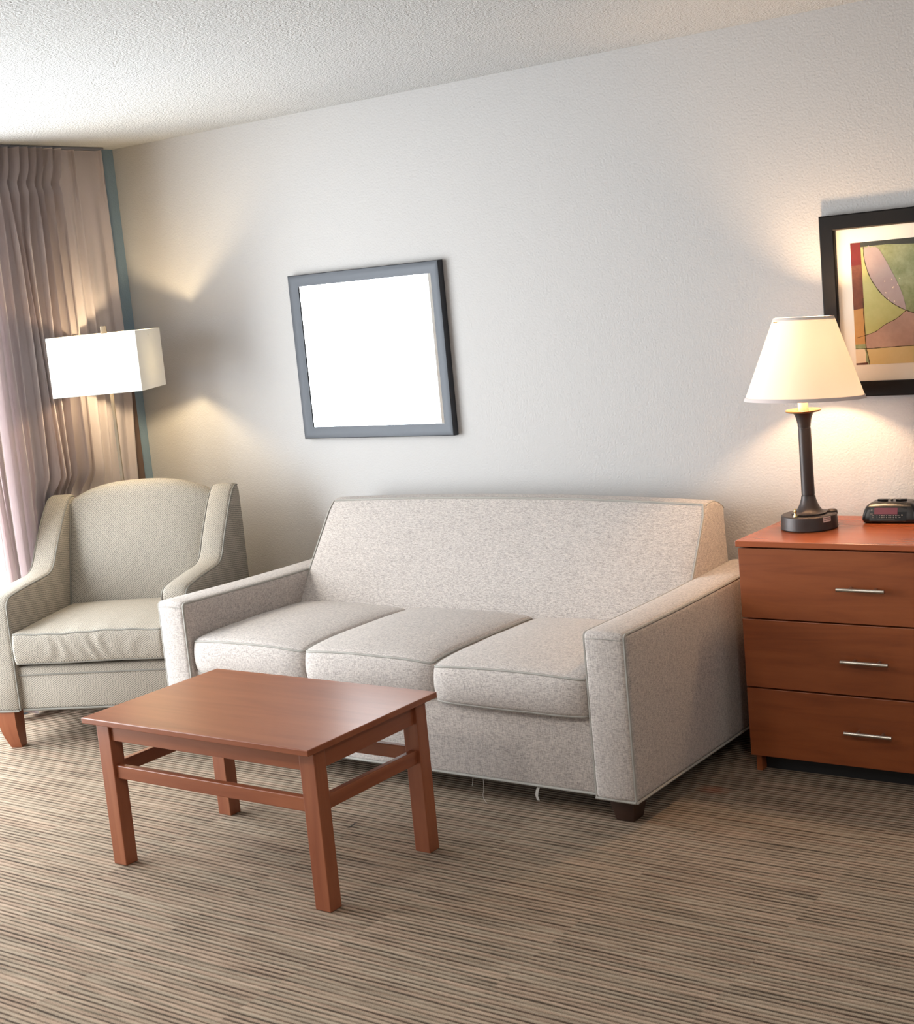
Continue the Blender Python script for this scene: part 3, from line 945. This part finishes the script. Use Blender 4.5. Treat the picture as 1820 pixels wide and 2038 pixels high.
# ------------------------------------------------------------------ framed picture
def build_picture():
    x0, x1, z0, z1 = 3.402, 4.22, 1.180, 1.780
    w, h = x1-x0, z1-z0; cx, cz = (x0+x1)/2, (z0+z1)/2
    root = thing('framed_picture', 'abstract picture in a wide black frame on the wall behind the lamp', 'picture', (cx, 0, cz))
    bm = bmesh.new(); mitred_frame(bm, w, h, [(0, -.002), (0, -.028), (.004, -.031), (.046, -.031), (.050, -.028), (.050, -.002)])
    obj('frame', bm, M['frame_b'], root, ang=25)
    bm = bmesh.new(); box(bm, -(w/2-.049), w/2-.049, -.016, -.004, -(h/2-.049), h/2-.049); obj('mat_board', bm, M['mat'], root)
    # artwork: coloured paint fields, y layers a fraction of a millimetre apart
    ax0, az0 = 3.501-cx, 1.284-cz
    ax1, az1 = -ax0, 1.684-cz
    fields = {}
    def paint(name, c1, c2, sc=30):
        t = NT(name); b = t.bsdf(c1, .75, spec=.2)
        n = t.noise(t.coord((sc, sc, sc)), 1, 5, .7)
        t.l(t.ramp(n, [(.3, c1), (.7, c2)]), b.inputs['Base Color']); return t.m
    mats = [paint('art_green', srgb(116, 124, 78), srgb(166, 168, 132), 14), paint('art_olive', srgb(172, 168, 104), srgb(188, 184, 126), 10),
            paint('art_mauve', srgb(168, 146, 142), srgb(176, 158, 152), 20), paint('art_red', srgb(112, 42, 40), srgb(94, 40, 42), 20),
            paint('art_brown', srgb(86, 52, 44), srgb(112, 70, 56), 30), paint('art_pink', srgb(166, 132, 120), srgb(190, 156, 140), 9),
            paint('art_ochre', srgb(178, 130, 78), srgb(192, 146, 92), 12), paint('art_yellow', srgb(204, 178, 124), srgb(212, 188, 138), 10),
            paint('art_cream', srgb(226, 200, 168), srgb(232, 212, 184), 15), paint('art_slate', srgb(50, 54, 52), srgb(66, 68, 62), 25),
            paint('art_line', srgb(58, 48, 30), srgb(74, 60, 38), 20)]
    bm = bmesh.new()
    S = .400
    def P(u, v):                      # u right, v down, in art heights
        return (ax0+u*S, az1-v*S)
    lay = [0]
    def poly(pts, mi):
        lay[0] += 1
        y = -.0162-.00006*lay[0]
        f = bm.faces.new([bm.verts.new((P(u, v)[0], y, P(u, v)[1])) for u, v in pts][::-1]); f.material_index = mi
        f.normal_update()
        if f.normal.y > 0: f.normal_flip()
    def stroke(pts, w, mi=10):
        pts = [(p.x, p.y) for p in catmull([(a, b, 0) for a, b in pts], 6)]
        lay[0] += 1
        y = -.0162-.00006*lay[0]
        L_, R_ = [], []
        for i, p in enumerate(pts):
            a = pts[max(0, i-1)]; b = pts[min(len(pts)-1, i+1)]
            dx, dy = b[0]-a[0], b[1]-a[1]; q = math.hypot(dx, dy) or 1
            ww = w*(1+.35*math.sin(i*1.9))
            L_.append(bm.verts.new((P(p[0]-dy/q*ww, p[1]+dx/q*ww)[0], y, P(p[0]-dy/q*ww, p[1]+dx/q*ww)[1])))
            R_.append(bm.verts.new((P(p[0]+dy/q*ww, p[1]-dx/q*ww)[0], y, P(p[0]+dy/q*ww, p[1]-dx/q*ww)[1])))
        for i in range(len(pts)-1):
            f = bm.faces.new([L_[i], L_[i+1], R_[i+1], R_[i]]); f.material_index = mi; f.normal_update()
            if f.normal.y > 0: f.normal_flip()
    UR = (ax1-ax0)/S
    curve = lambda pts: [(p.x, p.y) for p in catmull([(a, b, 0) for a, b in pts], 8)]
    poly([(0, 0), (UR, 0), (UR, 1), (0, 1)], 0)
    poly([(0, 0), (UR, 0), (UR, .045), (1.0, .045), (.6, .055), (.3, .035), (0, .04)], 9)
    poly([(0, 0), (.085, .0), (.088, .19), (0, .185)], 3)
    poly([(0, .185), (.088, .18), (.092, .535), (0, .545)], 4)
    poly([(0, .545), (.092, .535), (.09, .83), (0, .83)], 6)
    # olive field left of the leaf
    cv = curve([(.11, .035), (.115, .15), (.155, .29), (.235, .42), (.33, .51), (.44, .575)])
    low = curve([(.44, .575), (.36, .635), (.26, .68), (.17, .735), (.092, .76)])
    poly([(.088, .05)]+cv+low[1:], 1)
    # pink field
    poly([(.092, .76)]+low[::-1][1:]+curve([(.44, .575), (.56, .615), (.75, .63), (1.0, .60), (UR, .56)])[1:]+[(UR, .86), (1.0, .855), (.6, .862), (.3, .868), (.092, .872)], 5)
    poly([(.092, .872), (.3, .868), (.52, .864), (.50, 1.0), (.115, 1.0)], 7)
    poly([(.53, .862), (UR, .86), (UR, 1.0), (.505, 1.0)], 2)
    # leaf
    leaf = cv + curve([(.44, .575), (.425, .48), (.385, .36), (.335, .25), (.285, .15), (.24, .07), (.21, .045)])[1:] + [(.195, .05), (.185, .04), (.17, .052), (.155, .03), (.14, .05), (.125, .045)]
    poly(leaf, 2)
    poly([(.0, .865), (.078, .865), (.088, .91), (.082, .985), (0, .985)], 8)
    poly([(0, .985), (.1, .98), (.1, 1.0), (0, 1.0)], 4)
    stroke([(.11, .035), (.115, .15), (.155, .29), (.235, .42), (.33, .51), (.44, .575), (.56, .615), (.75, .63)], .0028)
    stroke([(.44, .575), (.36, .635), (.26, .68), (.17, .735), (.02, .775)], .0022)
    stroke([(0, .865), (.15, .868), (.3, .864), (.5, .862), (.8, .856)], .0026)
    stroke([(.088, .45), (.085, .55), (.088, .75), (.092, .86), (.105, .93), (.115, 1.0)], .0028)
    for i in range(9):
        u, v = .25+random.random()*.15, .30+random.random()*.2
        poly([(u, v), (u+.008, v+.004), (u+.006, v+.012), (u-.002, v+.009)], 8)
    obj('artwork', bm, mats, root, recalc=False)
build_picture()

# ------------------------------------------------------------------ clock radio
def build_clock():
    root = thing('clock_radio', 'small black clock radio with unlit display on the dresser top', 'clock radio', (3.633, -.105, .776), math.radians(4))
    h = (.093, .052, .0322)
    def fn(p):
        q = p.copy()
        f = max(0.0, (p.z+h[2])/(2*h[2]))
        q.x *= 1-.20*f**2.2
        if p.y < 0: q.y += .018*f**1.5
        q.z += .004*(1-(p.x/h[0])**2)*(f > .6)
        return q
    bm = bmesh.new(); soft_box(bm, (0, 0, h[2]), h, .016, (14, 8, 8), 4, fn)
    body = obj('body', bm, M['plastic'], root, ang=80)
    yf = -.0535
    def slab(bm, x0, x1, z0, z1, y, mi=0, d=.0008):
        # follows the slanted face
        def pt(x, z, dy): return (x, -h[1]+.018*max(0, z/(2*h[2]))**1.5-dy, z)
        hexa(bm, [pt(x0, z0, y), pt(x1, z0, y), pt(x1, z0, y-.004), pt(x0, z0, y-.004)], [pt(x0, z1, y), pt(x1, z1, y), pt(x1, z1, y-.004), pt(x0, z1, y-.004)])
    bm = bmesh.new(); slab(bm, -.064, .056, .010, .052, .0012); face = obj('face_panel', bm, M['plastic2'], root)
    bm = bmesh.new(); slab(bm, -.049, .027, .031, .051, .0018); obj('display', bm, M['display'], face)
    bm = bmesh.new()
    for z, n in ((.0255, 9), (.0195, 9)):
        for i in range(n):
            x = -.040+i*.0075
            w = .0022+.0010*((i*7) % 3)
            slab(bm, x, x+w, z, z+.0024, .0018)
    for z in (.0255, .0195): slab(bm, -.055, -.050, z, z+.0024, .0018)
    slab(bm, -.040, .018, .0155, .0162, .0018)
    slab(bm, .026, .033, .0265, .0275, .0018); slab(bm, .031, .037, .0205, .0225, .0018)
    slab(bm, -.060, -.055, .043, .0455, .0018); slab(bm, -.062, -.053, .031, .0325, .0018)
    obj('dial_marks', bm, M['print'], face)
    bm = bmesh.new(); slab(bm, .040, .0425, .0275, .030, .0020); obj('indicator', bm, M['dot'], face)
    for x0, x1 in ((-.046, -.012), (.014, .050)):
        bm = bmesh.new(); box(bm, x0, x1, -.014, -.004, .068, .0755, .002, 2); obj('button', bm, M['plastic2'], root)
    bm = bmesh.new(); box(bm, -.003, .005, -.012, -.006, .069, .0748, .001, 1); obj('button', bm, M['plastic2'], root)
build_clock()

# ------------------------------------------------------------------ small scrap on the carpet
bm = bmesh.new()
pts = [(-.006, -.028), (.002, -.018), (.007, -.002), (.006, .012), (.001, .026), (-.003, .010), (-.004, -.004), (-.008, -.016)]
vs = [bm.verts.new((x*.6, y, .003+.003*math.sin(y*90))) for x, y in pts]
bm.faces.new(vs); bmesh.ops.solidify(bm, geom=bm.faces[:], thickness=.002)
o = obj('debris_scrap', bm, M['scrap']); o.location = (2.294, -1.397, .001)
o['label'] = 'tiny dark scrap lying on the carpet between coffee table and sofa'; o['category'] = 'scrap'

# ------------------------------------------------------------------ added ceiling fill and daylight
def added_fill_fixture(x, y, energy, label):  # unseen ceiling fixture added as extra fill for the room
    root = thing('added_fill_light', label, 'ceiling light', (x, y, H))
    bm = bmesh.new(); lathe(bm, [(.16, -.025), (.17, -.02), (.17, -.001), (.05, -.001)], 40); obj('canopy', bm, M['nickel'], root)
    t = bpy.data.materials.get('fill_light_glow')
    if t is None:
        q = NT('fill_light_glow'); e = q.n('ShaderNodeEmission'); e.inputs[0].default_value = (1, .86, .70, 1); e.inputs[1].default_value = 6; q.l(e.outputs[0], q.out.inputs[0]); t = q.m
    bm = bmesh.new(); lathe(bm, [(.002, -.095), (.06, -.09), (.11, -.07), (.14, -.045), (.15, -.026)], 32, cap1=False); obj('fill_light_dome', bm, t, root)
    li = bpy.data.lights.new('added_fill_bulb', 'AREA'); li.shape = 'DISK'; li.size = .3; li.energy = energy; li.color = (1.0, .92, .84)
    lo = link(bpy.data.objects.new('bulb_light', li), root); lo.location = (0, 0, -.10)
added_fill_fixture(5.2, -3.4, 32, 'round frosted fill light added on the ceiling out of view to brighten the dresser side')  # added fill, lifts the right side of the room
added_fill_fixture(2.3, -3.9, 24, 'round frosted fill light added on the ceiling out of view to brighten the curtain side')  # added fill, lights the curtain folds from the front

w = bpy.data.worlds.new('World'); scn.world = w; w.use_nodes = True
bg = w.node_tree.nodes['Background']; bg.inputs[0].default_value = (.92, .96, 1.0, 1); bg.inputs[1].default_value = 16.0
pl = bpy.data.lights.new('window_portal', 'AREA'); pl.shape = 'RECTANGLE'; pl.size = WY1-WY0-.1; pl.size_y = WZ1-WZ0-.1
pl.cycles.is_portal = True
po = link(bpy.data.objects.new('window_portal', pl)); po.location = (-.03, (WY0+WY1)/2, (WZ0+WZ1)/2)
po.rotation_euler = Matrix(((0, 0, -1), (1, 0, 0), (0, -1, 0))).to_euler()

# ------------------------------------------------------------------ camera
f, yaw, pitch, roll = 2927.3833, .6406, -.1493, -.0943
cy_, sy_ = math.cos(yaw), math.sin(yaw)
Fw = Vector((-sy_*math.cos(pitch), cy_*math.cos(pitch), math.sin(pitch)))
r0 = Vector((cy_, sy_, 0)); u0 = r0.cross(Fw)
R = r0*math.cos(roll)+u0*math.sin(roll); U = -r0*math.sin(roll)+u0*math.cos(roll)
cam = bpy.data.cameras.new('camera'); cam.sensor_fit = 'HORIZONTAL'; cam.sensor_width = 36; cam.lens = 36*f/1820
cam.clip_start = .05
co = link(bpy.data.objects.new('camera', cam))
co.matrix_world = Matrix(((R.x, U.x, -Fw.x, 5.3246), (R.y, U.y, -Fw.y, -4.751), (R.z, U.z, -Fw.z, 1.6543), (0, 0, 0, 1)))
scn.camera = co

scn.view_settings.view_transform = 'Standard'
scn.view_settings.look = 'None'
scn.view_settings.gamma = 1
scn.view_settings.use_curve_mapping = False
scn.view_settings.exposure = 0.06
scn.cycles.max_bounces = 10
scn.cycles.diffuse_bounces = 5
scn.cycles.sample_clamp_indirect = 6
scn.cycles.caustics_reflective = False
scn.cycles.caustics_refractive = False
